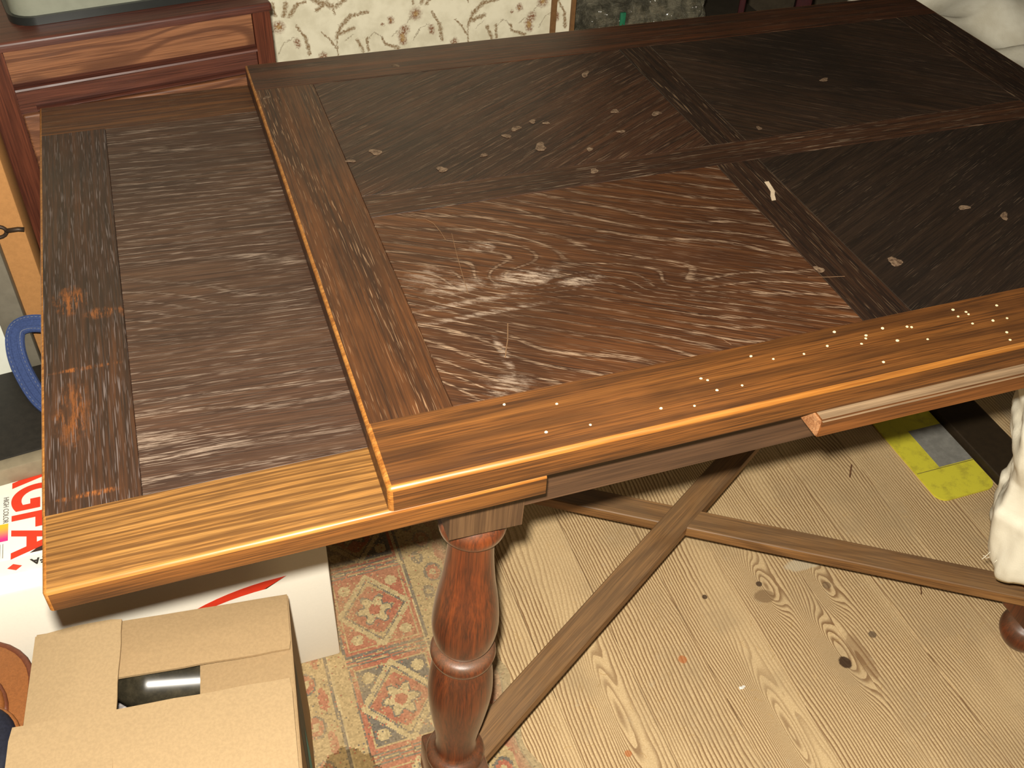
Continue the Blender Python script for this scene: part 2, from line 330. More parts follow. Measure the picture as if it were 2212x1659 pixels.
def wallpaper():
    N = NT('floral_wallpaper'); v = N.n('ShaderNodeTexCoord').outputs['Object']
    g = seg_group(); sp = N.n('ShaderNodeSeparateXYZ', None, Vector=v)
    fx = N.math('FLOORED_MODULO', N.math('SUBTRACT', sp.outputs[0], .165), .262)
    fz = N.math('FLOORED_MODULO', N.math('SUBTRACT', sp.outputs[2], .545), .18)
    P0 = N.n('ShaderNodeCombineXYZ', None, X=fx, Y=0.0, Z=fz).outputs[0]
    nz = N.n('ShaderNodeTexNoise', None, Vector=v, Scale=170.0, Detail=3.0, Roughness=.7).outputs[1]
    P = N.vmath('ADD', P0, N.vmath('MULTIPLY', N.vmath('SUBTRACT', nz, (.5, .5, .5)), (.013, 0, .013)))
    def acc(strokes):
        a = None
        for (x0, z0, x1, z1, w_) in strokes:
            nd = N.t.nodes.new('ShaderNodeGroup'); nd.node_tree = g
            N.put(nd.inputs['P'], P); nd.inputs['A'].default_value = (x0, 0, z0); nd.inputs['B'].default_value = (x1, 0, z1); nd.inputs['W'].default_value = w_
            a = nd.outputs[0] if a is None else N.math('MAXIMUM', a, nd.outputs[0])
        return a
    ox, oz = .05, .033
    S = lambda L: [(ox + a, oz + b, ox + c, oz + d, e) for a, b, c, d, e in L]
    leaf = acc(S([(0, -.02, 0, .022, .0014), (0, .02, .010, .042, .0038), (.010, .042, .030, .060, .0050), (.030, .060, .062, .064, .0034), (.008, .028, .034, .036, .0042), (-.002, 0, -.014, .020, .0022), (-.014, .020, -.028, .034, .0014),
                  (0, .066, -.004, .082, .0024), (-.004, .082, -.030, .092, .0055), (-.03, .092, -.066, .110, .0040), (-.012, .09, -.034, .076, .0038), (.004, .08, .024, .092, .004),
                  (.168, .072, .174, .094, .0045), (.178, .07, .196, .092, .0042), (.196, .092, .210, .094, .003), (.152, .072, .150, .096, .003),
                  (.208, -.005, .204, .026, .004), (.204, .026, .188, .052, .0026), (.05, -.012, .040, .012, .0036), (.06, -.012, .058, .014, .003), (.12, -.012, .094, -.002, .0034), (.094, -.002, .088, .012, .0028)]))
    thin = acc(S([(.060, .012, .074, .024, .0009), (.074, .024, .090, .010, .0009), (.150, 0, .162, .020, .0010), (.162, .02, .182, .030, .0010), (.108, .012, .118, .022, .0010), (.01, .1, .006, .082, .001), (.138, .036, .150, .052, .001), (.016, .012, .032, .024, .0008)]))
    flower = acc(S([(.156, .052, .156, .052, .0125), (.128, .014, .134, .024, .0098), (.128, .004, .13, .0, .0085), (.106, .046, .107, .042, .0068), (.091, .037, .091, .037, .0038), (.187, .022, .188, .014, .0060), (.016, .104, .016, .104, .0105), (-.03, -.018, -.028, -.012, .0085)]))
    heart = acc(S([(.156, .052, .156, .052, .0048), (.128, .012, .129, .004, .0045), (.016, .104, .016, .104, .004), (.106, .044, .106, .044, .002)]))
    bg = N.mix(N.ramp(N.noise(v, 26, 4, .6), .35, .68), lin(232, 226, 200), lin(214, 207, 180))
    pet = N.ramp(N.noise(v, 260, 2, .6), .35, .6)
    c = N.mix(N.math('MULTIPLY', leaf, N.ramp(pet, 0, 1, .5, .9)), bg, lin(128, 98, 58))
    c = N.mix(N.math('MULTIPLY', thin, .6), c, lin(120, 100, 72))
    c = N.mix(N.math('MULTIPLY', flower, N.ramp(pet, 0, 1, .35, .95)), c, lin(128, 84, 54))
    c = N.mix(N.math('MULTIPLY', heart, .7), c, lin(176, 142, 84))
    return N.fin(c, .8, N.noise(v, 500, 2), .1, .0005, .2)
bm = bmesh.new(); add_box(bm, -1.7, .694, 1.30, 1.36, 0, 2.4)
tag(bmobj('wall_back', bm, wallpaper()), 'cream wallpapered wall with brown floral sprigs', kind='structure')
batten = plain('brown_batten', lin(128, 92, 56), .6, .3, .1, 80)
bm = bmesh.new(); add_box(bm, .651, .662, 1.2945, 1.30, 0, 2.4); tag(bmobj('trim_1', bm, batten), 'narrow brown batten on the wallpapered wall', kind='structure')
bm = bmesh.new(); add_box(bm, .694, .702, 1.292, 1.365, 0, 2.4); tag(bmobj('trim_2', bm, batten), 'thin brown edge strip where the wallpaper ends', kind='structure')
dark_plaster = plain('dim_plaster', lin(92, 82, 66), .9, .2, .1, 40)
bm = bmesh.new(); add_box(bm, .60, 3.2, 2.10, 2.16, 0, 2.4); tag(bmobj('wall_recess', bm, dark_plaster), 'dim plaster wall behind the recess', kind='structure')
bm = bmesh.new(); add_box(bm, 3.14, 3.2, -1.4, 2.10, 0, 2.4); tag(bmobj('wall_right', bm, dark_plaster), 'dim plaster side wall', kind='structure')

# ------------------------------------------------------------------ rug (knotted pattern, one coloured cell per knot)
def make_rug():
    x0, x1, y0, y1, st = -.62, .215, -.35, .86, .0026
    nx, ny = int((x1 - x0) / st), int((y1 - y0) / st)
    rng = np.random.default_rng(3)
    xs = x0 + st * np.arange(nx + 1); ys = y0 + st * np.arange(ny + 1)
    X, Yg = np.meshgrid(xs, ys)
    edge = .0 + .006 * np.sin(Yg * 31) + .004 * np.sin(Yg * 77 + 1)
    Xw = X + np.where(X > x1 - .03, edge * (X - (x1 - .03)) / .03, 0)
    Zg = .0018 + .0006 * np.sin(X * 40 + Yg * 23) * np.sin(Yg * 31) + 0.0003 * rng.standard_normal(X.shape)
    Zg = np.clip(Zg, .001, .0032)
    co = np.stack([Xw, Yg, Zg], -1).reshape(-1, 3)
    i = np.arange(ny)[:, None] * (nx + 1) + np.arange(nx)[None, :]
    quads = np.stack([i, i + 1, i + nx + 2, i + nx + 1], -1).reshape(-1, 4)
    me = bpy.data.meshes.new('rug')
    me.vertices.add(len(co)); me.vertices.foreach_set('co', co.ravel())
    me.loops.add(quads.size); me.loops.foreach_set('vertex_index', quads.ravel())
    me.polygons.add(len(quads)); me.polygons.foreach_set('loop_start', np.arange(0, quads.size, 4))
    me.update(); me.validate()
    cx = (x0 + st * (np.arange(nx) + .5))[None, :].repeat(ny, 0); cy = (y0 + st * (np.arange(ny) + .5))[:, None].repeat(nx, 1)
    cx = cx - .05 * (cy - .35) * -.15                            # the weave runs a little askew
    tan = np.array(lin(178, 154, 110)[:3]); red = np.array(lin(168, 92, 74)[:3]); blue = np.array(lin(92, 92, 90)[:3]); pale = np.array(lin(190, 170, 126)[:3])
    C = np.zeros((ny, nx, 3)) + tan
    def paint(mask, c): C[mask] = c
    per = .172                                                   # compartments along the rug
    for bx in (-.46, -.225, .05):                                # columns of compartments
        u = np.abs(cx - bx); yy = (cy - .432) % per; vv = np.abs(np.minimum(yy, per - yy)); idx = np.floor((cy - .432 + per / 2) / per).astype(int)
        inb = (u < .062) & (vv < .073)
        paint((u < .068) & (vv < .079), blue); paint((u < .065) & (vv < .076), red); paint((u < .058) & (vv < .069), tan)
        dm = u / .058 + vv / .069
        cornercol = np.where((idx % 2 == 0)[..., None], red, blue)
        m = inb & (dm > 1.0) & (u < .056) & (vv < .067); C[m] = cornercol[m]
        paint(inb & (np.abs(dm - 1.0) < .10), pale); paint(inb & (np.abs(dm - .88) < .03), blue)
        hook = inb & (dm > 1.18) & (((u - .040) ** 2 + (vv - .050) ** 2) ** .5 < .010); paint(hook, pale)
        ang = np.arctan2(cy - .432 - idx * per, cx - bx); rr = np.hypot(cx - bx, cy - .432 - idx * per)
        star = rr < .026 + .006 * np.cos(ang * 6)
        paint(inb & (rr < .043 + .004 * np.cos(ang * 8)) & (dm < .82), red)
        paint(inb & star, blue); paint(inb & (rr < .022 + .006 * np.cos(ang * 6)), pale); paint(inb & (rr < .010), red)
        z = (u < .066) & (vv > .079); wv = np.sin((cx - bx) * 120) * .0025
        for q, c in ((.0815, red), (.0845, blue)): paint(z & (np.abs(vv + wv * .6 - q) < .0014), c)
    for sx in (-.575, -.343, -.088, .160):                       # striped borders with flowers and leaves
        u = cx - sx
        for off in (-.041, .041): paint(np.abs(u - off) < .0030, blue); paint(np.abs(u - off * 1.10) < .0018, pale)
        yy = (cy + .01) % .075 - .0375
        paint((np.abs(u) < .034) & (np.hypot((u - .004) / .016, yy / .020) < 1), blue); paint((np.hypot((u - .004) / .012, yy / .016) < 1), red); paint(np.hypot((u - .004) / .005, yy / .007) < 1, pale)
        y2 = (cy + .0475) % .075 - .0375
        paint(np.hypot((u + .014) / .010, y2 / .014) < 1, blue); paint(np.hypot((u + .014) / .004, y2 / .006) < 1, tan)
        paint(np.hypot((u - .024) / .007, (y2 - .005) / .02) < 1, red)
    paint((cx > .185) & (cx < .20), red)
    nz = rng.random((ny, nx)); big = np.sin(cx * 37 + 2 * np.sin(cy * 19)) * np.sin(cy * 29 + 1.3)
    C[nz < .05 + .07 * (big > .2)] = tan; C[(nz > .985)] = blue; C[(nz > .965) & (nz < .985)] = red
    wear = np.clip((cx - .172) / .03, 0, 1) * .8; grey = np.array(lin(166, 148, 116)[:3])
    C = C * (1 - wear[..., None]) + grey * wear[..., None]
    dirt = np.clip(.40 + .22 * big, .18, .65)[..., None]; C = C * (1 - dirt) + np.array(lin(180, 156, 116)[:3]) * dirt
    st_ = np.hypot((cx + .055) / .045, (cy - .17) / .035) + .2 * np.sin(cx * 200) * np.sin(cy * 170) < 1
    C[st_] *= np.array([.55, .5, .42])
    C *= (1 + .11 * rng.standard_normal((ny, nx))[..., None]).clip(.6, 1.4)
    ca = me.color_attributes.new('dye', 'FLOAT_COLOR', 'CORNER')
    cc = np.ones((ny * nx, 4, 4), np.float32); cc[..., :3] = C.reshape(-1, 1, 3); ca.data.foreach_set('color', cc.ravel())
    N = NT('worn_wool_rug'); at = N.n('ShaderNodeVertexColor', {'layer_name': 'dye'}).outputs[0]
    m = N.fin(at, .95, N.noise(N.n('ShaderNodeTexCoord').outputs['Object'], 700, 3), .5, .001, .1)
    o = link('rug', me, m)
    return tag(o, 'worn oriental rug with faded red and grey-blue compartments under the table leg', 'rug')
make_rug()

# ------------------------------------------------------------------ draw-leaf table
H = .784; T0 = .756; LZ = .732; TL, TW = 1.101, .82
table = tag(empty('draw_leaf_table', (.55, .37, 0)), 'dark oak draw-leaf table with turned legs, one leaf pulled out', 'table')
tinv = Matrix.Translation((-.55, -.37, 0))
def tpart(o, parent=table):
    """geometry is written in room coordinates; shift it into the table's frame"""
    o.parent = parent
    o.location = (-.55, -.37, 0) if parent == table else (0, 0, 0)
    return o
bm = bmesh.new(); add_box(bm, .012, TL - .012, .012, TW - .012, T0 + .002, T0 + .010)
top = tpart(bmobj('table_top', bm, W['frame']))
E2 = lambda k: [W[k], edge_mat]
B = lambda *a, **k: tpart(board(*a, **k), top)
B('rail', 0, TL, 0, .080, T0, H, E2('rail_near'), outer='xXy', r=.0042)
B('rail', 0, TL, .740, TW, T0, H - .0002, E2('rail_back'), outer='xXY', r=.003)
B('stile', .0, .080, .0803, .7397, T0, H - .0003, E2('stile'), outer='x', r=.0035)
B('stile', TL - .080, TL, .0803, .7397, T0, H - .0003, E2('cross'), outer='X', r=.003)
B('cross_rail', .516, .574, .0803, .3997, T0, H - .0004, W['cross'])
B('cross_rail', .533, .583, .4463, .7397, T0, H - .0004, W['cross'])
B('middle_rail', .0803, TL - .0803, .400, .446, T0, H - .0003, W['mid'])
B('veneer_panel', .0803, .5157, .0803, .3997, T0, H - .0006, W['LL'])
B('veneer_panel', .5743, TL - .0803, .0803, .3997, T0, H - .0006, W['LR'])
B('veneer_panel', .0803, .5327, .4463, .7397, T0, H - .0006, W['UL'])
B('veneer_panel', .5833, TL - .0803, .4463, .7397, T0, H - .0006, W['UR'])
# pale filler dots and dried drips on the top
SP = [(0.125, 0.069), (0.171, 0.056), (0.149, 0.025), (0.19, 0.022), (0.26, 0.023), (0.314, 0.049), (0.319, 0.045), (0.321, 0.03), (0.347, 0.029), (0.376, 0.064), (0.395, 0.054), (0.428, 0.052), (0.457, 0.056), (0.476, 0.073), (0.492, 0.049), (0.501, 0.055), (0.504, 0.059), (0.527, 0.064), (0.553, 0.059), (0.557, 0.057), (0.53, 0.043), (0.561, 0.036), (0.617, 0.069), (0.628, 0.062), (0.628, 0.058), (0.615, 0.058), (0.622, 0.044), (0.646, 0.042), (0.663, 0.041), (0.667, 0.062), (0.647, 0.022), (0.642, 0.011), (0.497, 0.019), (0.291, 0.017)]
def blobs(name, L, mat, irr, h):
    bm = bmesh.new()
    for (x, y, r) in L:
        n = 12; a0 = random.random() * 6; el = 1 + irr * random.uniform(0, 1.2); an = random.uniform(-.3, .9)
        ring = []
        for k in range(n):
            t = 2 * math.pi * k / n; rr = r * (1 + irr * .5 * math.sin(2 * t + a0) + irr * .35 * math.sin(3 * t + 2 * a0))
            px, py = rr * el * math.cos(t), rr * math.sin(t) / el ** .5
            ring.append((x + px * math.cos(an) - py * math.sin(an), y + px * math.sin(an) + py * math.cos(an)))
        lo = [bm.verts.new((a, b, H - .0002)) for a, b in ring]; hi = [bm.verts.new((x + (a - x) * .8, y + (b - y) * .8, H + h)) for a, b in ring]
        for k in range(n): bm.faces.new((lo[k], lo[(k + 1) % n], hi[(k + 1) % n], hi[k]))
        bm.faces.new(hi)
    return bmobj(name, bm, mat, None, smooth=False)
fill = tag(tpart(blobs('filler_dots', [(x, y, random.uniform(.0013, .0019)) for x, y in SP], plain('pale_filler', lin(236, 214, 170), .6, .3, .03), .1, .0003), top), 'small pale filler dots along the near rail', kind='stuff')
DR = [(0.119, 0.54, 16), (0.085, 0.527, 10), (0.245, 0.498, 9), (0.288, 0.536, 12), (0.306, 0.552, 14), (0.333, 0.564, 11), (0.349, 0.555, 9), (0.32, 0.499, 18), (0.449, 0.562, 11), (0.501, 0.542, 14), (0.435, 0.509, 9), (0.453, 0.675, 14), (0.378, 0.477, 9), (0.186, 0.479, 14), (0.202, 0.767, 11), (0.014, 0.716, 9), (0.616, 0.47, 9), (0.78, 0.573, 12), (0.758, 0.232, 13), (0.793, 0.203, 13), (0.61, 0.16, 17), (0.52, 0.171, 12), (0.363, 0.427, 11)]
def drip_mat():
    N = NT('dried_drips'); v = N.obj(False); n = N.noise(v, 220, 3, .7)
    return N.fin(N.mix(N.ramp(n, .3, .7), lin(70, 52, 38), lin(128, 106, 84)), .6, None, spec=.3)
tag(tpart(blobs('dried_drips', [(x, y, r * .00045) for x, y, r in DR], drip_mat(), .5, .00015), top), 'dull dried drip marks', kind='stuff')
bm = bmesh.new()
P_ = [(.598, .352), (.596, .340), (.594, .330), (.589, .322), (.585, .312)]
for a, b in zip(P_, P_[1:]):
    q = [bm.verts.new((a[0] - .003, a[1], H + .0002)), bm.verts.new((a[0] + .003, a[1], H + .0002)), bm.verts.new((b[0] + .0028, b[1], H + .0002)), bm.verts.new((b[0] - .0028, b[1], H + .0002))]
    bm.faces.new(q)
bmesh.ops.translate(bm, verts=bm.verts, vec=(-.042, -.005, 0))
bmesh.ops.remove_doubles(bm, verts=bm.verts, dist=.0001)
r_ = bmesh.ops.extrude_face_region(bm, geom=list(bm.faces)); bmesh.ops.translate(bm, verts=[v for v in r_['geom'] if isinstance(v, bmesh.types.BMVert)], vec=(0, 0, .0002))
tpart(bmobj('paint_smear', bm, plain('pale_paint', lin(196, 176, 148), .6)), top)
bm = bmesh.new()
for pts, r in (([(.128, .384), (.138, .380), (.144, .370), (.147, .352), (.148, .335)], 0.00036), ([(.158, .345), (.151, .30), (.146, .262), (.143, .235)], 0.00030), ([(.166, .178), (.158, .155), (.152, .142), (.147, .130)], 0.00054), ([(.50, .162), (.522, .156), (.54, .152)], 0.00036), ([(.36, .10), (.366, .085)], 0.00030)):
    tube(bm, [(a, b, H - .0002) for a, b in pts], r, 6, .5)
tag(tpart(bmobj('scratches', bm, plain('raw_scratch', lin(118, 88, 60), .7)), top), 'pale thin scratches', kind='stuff')
# left leaf, pulled out
LE, LX = -.274, .1426
bm = bmesh.new(); add_box(bm, LE + .012, LX - .004, .012, TW - .012, LZ + .002, LZ + .008)
leaf = tpart(bmobj('draw_leaf', bm, W['frame']))
B = lambda *a, **k: tpart(board(*a, **k), leaf)
LT = T0 - .0006
lrail = B('rail', LE, LX, 0, .080, LZ, LT, [W['leaf_rail'], edge_mat, W['rail_near']], outer='xy', r=.0036)
for p in lrail.data.polygons:
    if p.material_index == 0 and p.normal.z < .5: p.material_index = 2
B('rail', LE, LX, .740, TW, LZ, LT - .0002, E2('leaf_rail_back'), outer='xY', r=.003)
B('stile', LE, LE + .080, .0803, .7397, LZ, LT - .0003, E2('leaf_stile'), outer='x', r=.003)
B('veneer_panel', LE + .0803, LX, .0803, .7397, LZ, LT - .0005, W['leaf_panel'])
# right leaf, still mostly under the top, a little askew
bm = bmesh.new(); add_box(bm, .416, TL - .02, -.012, .80, LZ, LT)
ed = [e for e in bm.edges if all(abs(v.co.y + .012) < 1e-6 for v in e.verts) or all(abs(v.co.x - .416) < 1e-6 for v in e.verts)]
bmesh.ops.bevel(bm, geom=ed, offset=.0022, segments=2, affect='EDGES')
for f in bm.faces:
    if f.normal.x < -.8: f.material_index = 1
    f.material_index = 1 if f.calc_center_median().x < .4175 else (2 if f.normal.z > .8 else 0)
bmesh.ops.rotate(bm, verts=bm.verts, cent=(.416, 0, 0), matrix=Matrix.Rotation(A(-.35), 3, 'Z'))
lr = tpart(bmobj('draw_leaf', bm, [W['leaf_r'], W['raw'], W['dusty']], smooth=True, angle=A(35))); tag(lr, 'second leaf still under the top, with a chipped raw end')
bm = bmesh.new(); add_box(bm, .165, .405, .055, .745, LZ + .001, T0 - .001); tpart(bmobj('centre_board', bm, W['frame']))
# apron
FX0, FX1, FY0, FY1 = .064, 1.042, .040, .70
for nm, b in (('apron', (FX0 + .06, FX1 - .06, .044, .066)), ('apron', (FX0 + .06, FX1 - .06, FY1 - .026, FY1 - .004))):
    tpart(board(nm, b[0], b[1], b[2], b[3], .667, LZ - .001, W['frame'], tiny=.0015))
for xx in (FX0 + .004, FX1 - .026):
    tpart(board('apron', xx, xx + .022, FY0 + .06, FY1 - .06, .667, LZ - .001, W['block'], tiny=.0015))
# turned legs
PROF = [(.0, .640), (.026, .640), (.027, .634), (.031, .630), (.0345, .625), (.0358, .617), (.0345, .609), (.030, .603), (.0252, .600)]
VASE = smooth_prof([(.0246, .598), (.0244, .585), (.0256, .560), (.0290, .525), (.0345, .488), (.0378, .455), (.0376, .435), (.0345, .416), (.0290, .405), (.0270, .401)])
RING2 = [(.0270, .400), (.033, .399), (.0372, .395), (.0388, .388), (.0372, .381), (.0335, .377), (.0320, .375)]
VASE2 = smooth_prof([(.0325, .374), (.0370, .350), (.0395, .315), (.0382, .285), (.0335, .245), (.0285, .210), (.0260, .187), (.0262, .172), (.0285, .166)])
RING3 = [(.0320, .164), (.0365, .160), (.0385, .154), (.0385, .149), (.0360, .145), (.0, .145)]
FOOT = smooth_prof([(.020, .070), (.021, .062), (.026, .055), (.034, .048), (.0395, .035), (.0390, .022), (.0330, .008), (.028, .0005)])
def leg(x, y, lean, up=0):
    root = empty('leg_root_tmp')
    bm = bmesh.new(); lathe(bm, PROF[1:] + VASE + RING2 + VASE2 + RING3[:-1], 44)
    o = bmobj('leg', bm, W['leg'], None, smooth=True, angle=A(50))
    o.parent = table; bpy.data.objects.remove(root)
    bx = .0375
    blk = board('block', -bx, bx, -bx, bx, .641, LZ - .002, W['block'], o, tiny=.002)
    lb = rbox('block', -.037, .037, -.037, .037, .070, .146, W['leg'], o, r=.004)
    bm = bmesh.new(); lathe(bm, [(.020, .071)] + FOOT[1:], 40); bmobj('bun_foot', bm, W['leg'], o, smooth=True, angle=A(50))
    # lean about the top block
    o.matrix_parent_inverse = Matrix.Identity(4)
    o.matrix_local = tinv @ Matrix.Translation((x, y, .70 + up)) @ Matrix.Rotation(lean, 4, 'Y') @ Matrix.Translation((0, 0, -.70 + .0005))
    return o
leg(.1035, .078, A(2.2), .003); leg(1.034, .052, A(-2.0)); leg(.1035, .664, A(2.2), .003); leg(1.018, .664, A(-2.2))
# crossed stretchers
def stretcher(a, b, zt):
    a, b = Vector(a), Vector(b); d = b - a; L = d.length
    o = board('stretcher', 0, L, -.0215, .0215, -.020, 0, W['st'], None, tiny=.0015)
    o.parent = table; o.location = (a.x - .55, a.y - .37, zt); o.rotation_euler = (0, 0, math.atan2(d.y, d.x)); return o
stretcher((.09, .070), (1.03, .660), .1385); stretcher((1.045, .052), (.09, .665), .1375)

# ------------------------------------------------------------------ cloth wrapped round the near right leg
def cloth_wrap():
    bm = bmesh.new(); rows = []
    nz, na = 70, 120
    for i in range(nz + 1):
        t = i / nz; z = .252 + t * (.655 - .252)
        cx = 1.018 - .046 * t; cy = .066 + .026 * t
        R = np.interp(z, [.250, .262, .30, .36, .372, .40, .425, .47, .53, .60, .655], [.108, .113, .116, .122, .116, .114, .114, .130, .140, .132, .112])
        row = []
        for k in range(na):
            a = 2 * math.pi * k / na
            f = 1 + .07 * math.sin(4 * a + 2.5 * t + .6 * math.sin(7 * t)) + .045 * math.sin(9 * a - 3 * t + 1.5 * noise.noise((a, z * 5, 1))) + .05 * noise.noise((math.cos(a) * 1.6, math.sin(a) * 1.6, z * 9))
            f += .035 * math.sin(z * 95 + 2.5 * math.sin(2 * a)) * max(0, noise.noise((math.cos(a) * 2, math.sin(a) * 2, z * 7 + 3))) * 2
            f += .030 * noise.noise((math.cos(a) * 6, math.sin(a) * 6, z * 7)) + .016 * noise.noise((math.cos(a) * 13 + z * 20, math.sin(a) * 13, z * 22)) + .02 * abs(math.sin(8 * a + z * 14))
            zz = z + (.012 * math.sin(3 * a + 1) + .006 * math.sin(9 * a)) * (1 - t) ** 3
            r = R * f
            row.append(bm.verts.new((cx + r * math.cos(a), cy + r * .72 * math.sin(a), zz)))
        rows.append(row)
    for a, b in zip(rows, rows[1:]):
        for k in range(na): bm.faces.new((a[k], a[(k + 1) % na], b[(k + 1) % na], b[k]))
    N = NT('cream_cotton'); v = N.obj(); n = N.noise(v, 480, 3, .6); n2 = N.noise(v, 14, 3, .6)
    c = N.mix(N.ramp(n2, .35, .7), lin(226, 221, 202), lin(206, 199, 178))
    m = N.fin(c, .9, n, .35, .0008, .15)
    o = bmobj('cloth_wrap', bm, m, None, smooth=True)
    s = o.modifiers.new('thick', 'SOLIDIFY'); s.thickness = .003; s.offset = -1
    bm = bmesh.new()
    for q in range(9):
        a = random.uniform(2.7, 3.7); p0 = Vector((1.012 + .105 * math.cos(a), .075 + .055 * math.sin(a), random.choice((.262, .27, .36, .37))))
        pts = [p0 + Vector((math.cos(a) * t * .02, math.sin(a) * t * .012, .008 * math.sin(t * 5 + q) - .006 * t)) for t in (0, .25, .5, .75, 1)]
        tube(bm, pts, .0005, 5)
    tag(bmobj('loose_threads', bm, m, o), kind='stuff')
    tag(o, 'crumpled cream cotton cloth wrapped round a turned table leg', 'cloth')
    return m
cotton = cloth_wrap()

# ------------------------------------------------------------------ sheet over something beyond the table's end
def dust_sheet():
    bm = bmesh.new(); nx, ny = 70, 70; rows = []
    x0, x1, y0, y1 = 1.24, 2.10, .70, 1.26
    for j in range(ny + 1):
        row = []
        for i in range(nx + 1):
            u, v = i / nx, j / ny; x = x0 + (x1 - x0) * u; y = y0 + (y1 - y0) * v
            e = min(u, 1 - u, v, 1 - v); fall = min(1, e / .10); fall = math.sin(fall * math.pi / 2) ** .7
            z = .012 + fall * (.64 + .05 * noise.noise((x * 3, y * 3, 1)))
            z += (-.05 * abs(noise.noise((x * 4 + y * 2.5, y * 5 - x * 3, 12))) + .035 * noise.noise((x * 6 + y * 3, y * 7 - x * 4, 2)) + .03 * math.sin((x * 1.1 + y * .8) * 26 + 3 * noise.noise((x * 3, y * 3, 5))) * noise.noise((x * 5, y * 5, 8))) * fall
            k = 1 + .06 * noise.noise((x * 9, y * 9, 4)) * (1 - fall)
            row.append(bm.verts.new(((x - 1.67) * k + 1.67, (y - .98) * k + .98, max(z, .01))))
        rows.append(row)
    for a, b in zip(rows, rows[1:]):
        for k in range(nx): bm.faces.new((a[k], a[k + 1], b[k + 1], b[k]))
    o = bmobj('dust_sheet', bm, cotton, None, smooth=True)
    s = o.modifiers.new('thick', 'SOLIDIFY'); s.thickness = .003
    tag(o, 'creased white dust sheet draped over furniture beyond the table end', 'sheet')
dust_sheet()

# ------------------------------------------------------------------ cabinet behind the pulled-out leaf
cab = tag(empty('cabinet', (-.355, .885, 0), A(8.8)), 'reddish brown wooden cabinet with a pale oak drawer front behind the leaf', 'cabinet')
def cpart(o): o.parent = cab; o.location = (.355, -.885, 0); return o
CX0, CX1, CY = -.355, .062, .885; CT = .812
cpart(board('carcass', CX0 + .003, CX1 - .003, CY + .012, 1.21, .05, CT - .007, W['cab'], None))
o = cpart(board('top', CX0 - .004, CX1 + .004, CY - .006, 1.215, CT - .006, CT + .006, W['cab'], None, outer='xXy', r=.005, seg=4))
for a, b in ((CX0, CX0 + .048), (CX1 - .026, CX1)): cpart(board('stile', a, b, CY - .002, CY + .016, .05, CT - .007, W['cabv'], None, outer='xX', r=.003))
dr = cpart(board('drawer_front', CX0 + .049, CX1 - .027, CY + .002, CY + .016, .757, CT - .0068, W['cab_panel'], None, tiny=.001))
def molding(z, h, out, x0=CX0 + .049, x1=CX1 - .027):
    bm = bmesh.new(); pr = [(0, -h), (-out * .6, -h), (-out, -h * .5), (-out * .9, 0), (-out * .5, h * .35), (-out * .7, h * .7), (-out * .3, h), (0, h)]
    A0 = [bm.verts.new((x0, CY + .016 + a - .012, z + b)) for a, b in pr]; B0 = [bm.verts.new((x1, CY + .016 + a - .012, z + b)) for a, b in pr]
    for k in range(len(pr) - 1): bm.faces.new((A0[k], A0[k + 1], B0[k + 1], B0[k]))
    bm.faces.new(A0); bm.faces.new(B0)
    return cpart(bmobj('moulding', bm, W['cab'], None, smooth=True, angle=A(40)))
molding(.752, .005, .012)
cpart(board('rail', CX0 + .049, CX1 - .027, CY + .002, CY + .016, .722, .747, W['cab'], None, tiny=.001))
molding(.7195, .003, .012, CX0 + .07, CX1 - .045)
for z0, z1 in ((.44, .708), (.10, .43)):
    cpart(board('door', CX0 + .049, CX1 - .027, CY + .004, CY + .016, z0, z1, W['cab_panel'], None, outer='xXy', r=.003))
cpart(board('plinth', CX0 + .01, CX1 - .01, CY + .014, 1.20, 0, .05, W['cab'], None))
bm = bmesh.new(); tube(bm, [(CX0 - .003, CY - .004, z) for z in (.63, .66, .70, .73)], .006, 10); cpart(bmobj('hinge', bm, plain('tarnished_brass', lin(130, 100, 70), .4, .5, .1, Metallic=.7), None, smooth=True))

# object on the cabinet
def rounded_prism(bm, x0, x1, y0, y1, z0, z1, r, n=6):
    pts = []
    for cx_, cy_, a0 in ((x1 - r, y1 - r, 0), (x0 + r, y1 - r, 90), (x0 + r, y0 + r, 180), (x1 - r, y0 + r, 270)):
        for k in range(n + 1):
            a = A(a0 + 90 * k / n); pts.append((cx_ + r * math.cos(a), cy_ + r * math.sin(a)))
    lo = [bm.verts.new((a, b, z0)) for a, b in pts]; hi = [bm.verts.new((a, b, z1)) for a, b in pts]
    m_ = len(pts)
    for k in range(m_): bm.faces.new((lo[k], lo[(k + 1) % m_], hi[(k + 1) % m_], hi[k]))
    bm.faces.new(lo); bm.faces.new(hi)
tv = tag(empty('storage_tub', (-.128, 1.115, CT + .0065), A(9)), 'grey-green plastic tub with a black bottom rim on the cabinet', 'tub')
bm = bmesh.new(); rounded_prism(bm, -.185, .165, -.150, .17, .010, .20, .03); bmobj('body', bm, plain('grey_green_plastic', lin(132, 134, 118), .45, .4, .05, 30), tv, smooth=True, angle=A(40))
bm = bmesh.new(); rounded_prism(bm, -.19, .17, -.156, .176, 0, .011, .034); bmobj('rim', bm, plain('black_plastic', lin(34, 36, 34), .3, .5, .05), tv, smooth=True, angle=A(40))

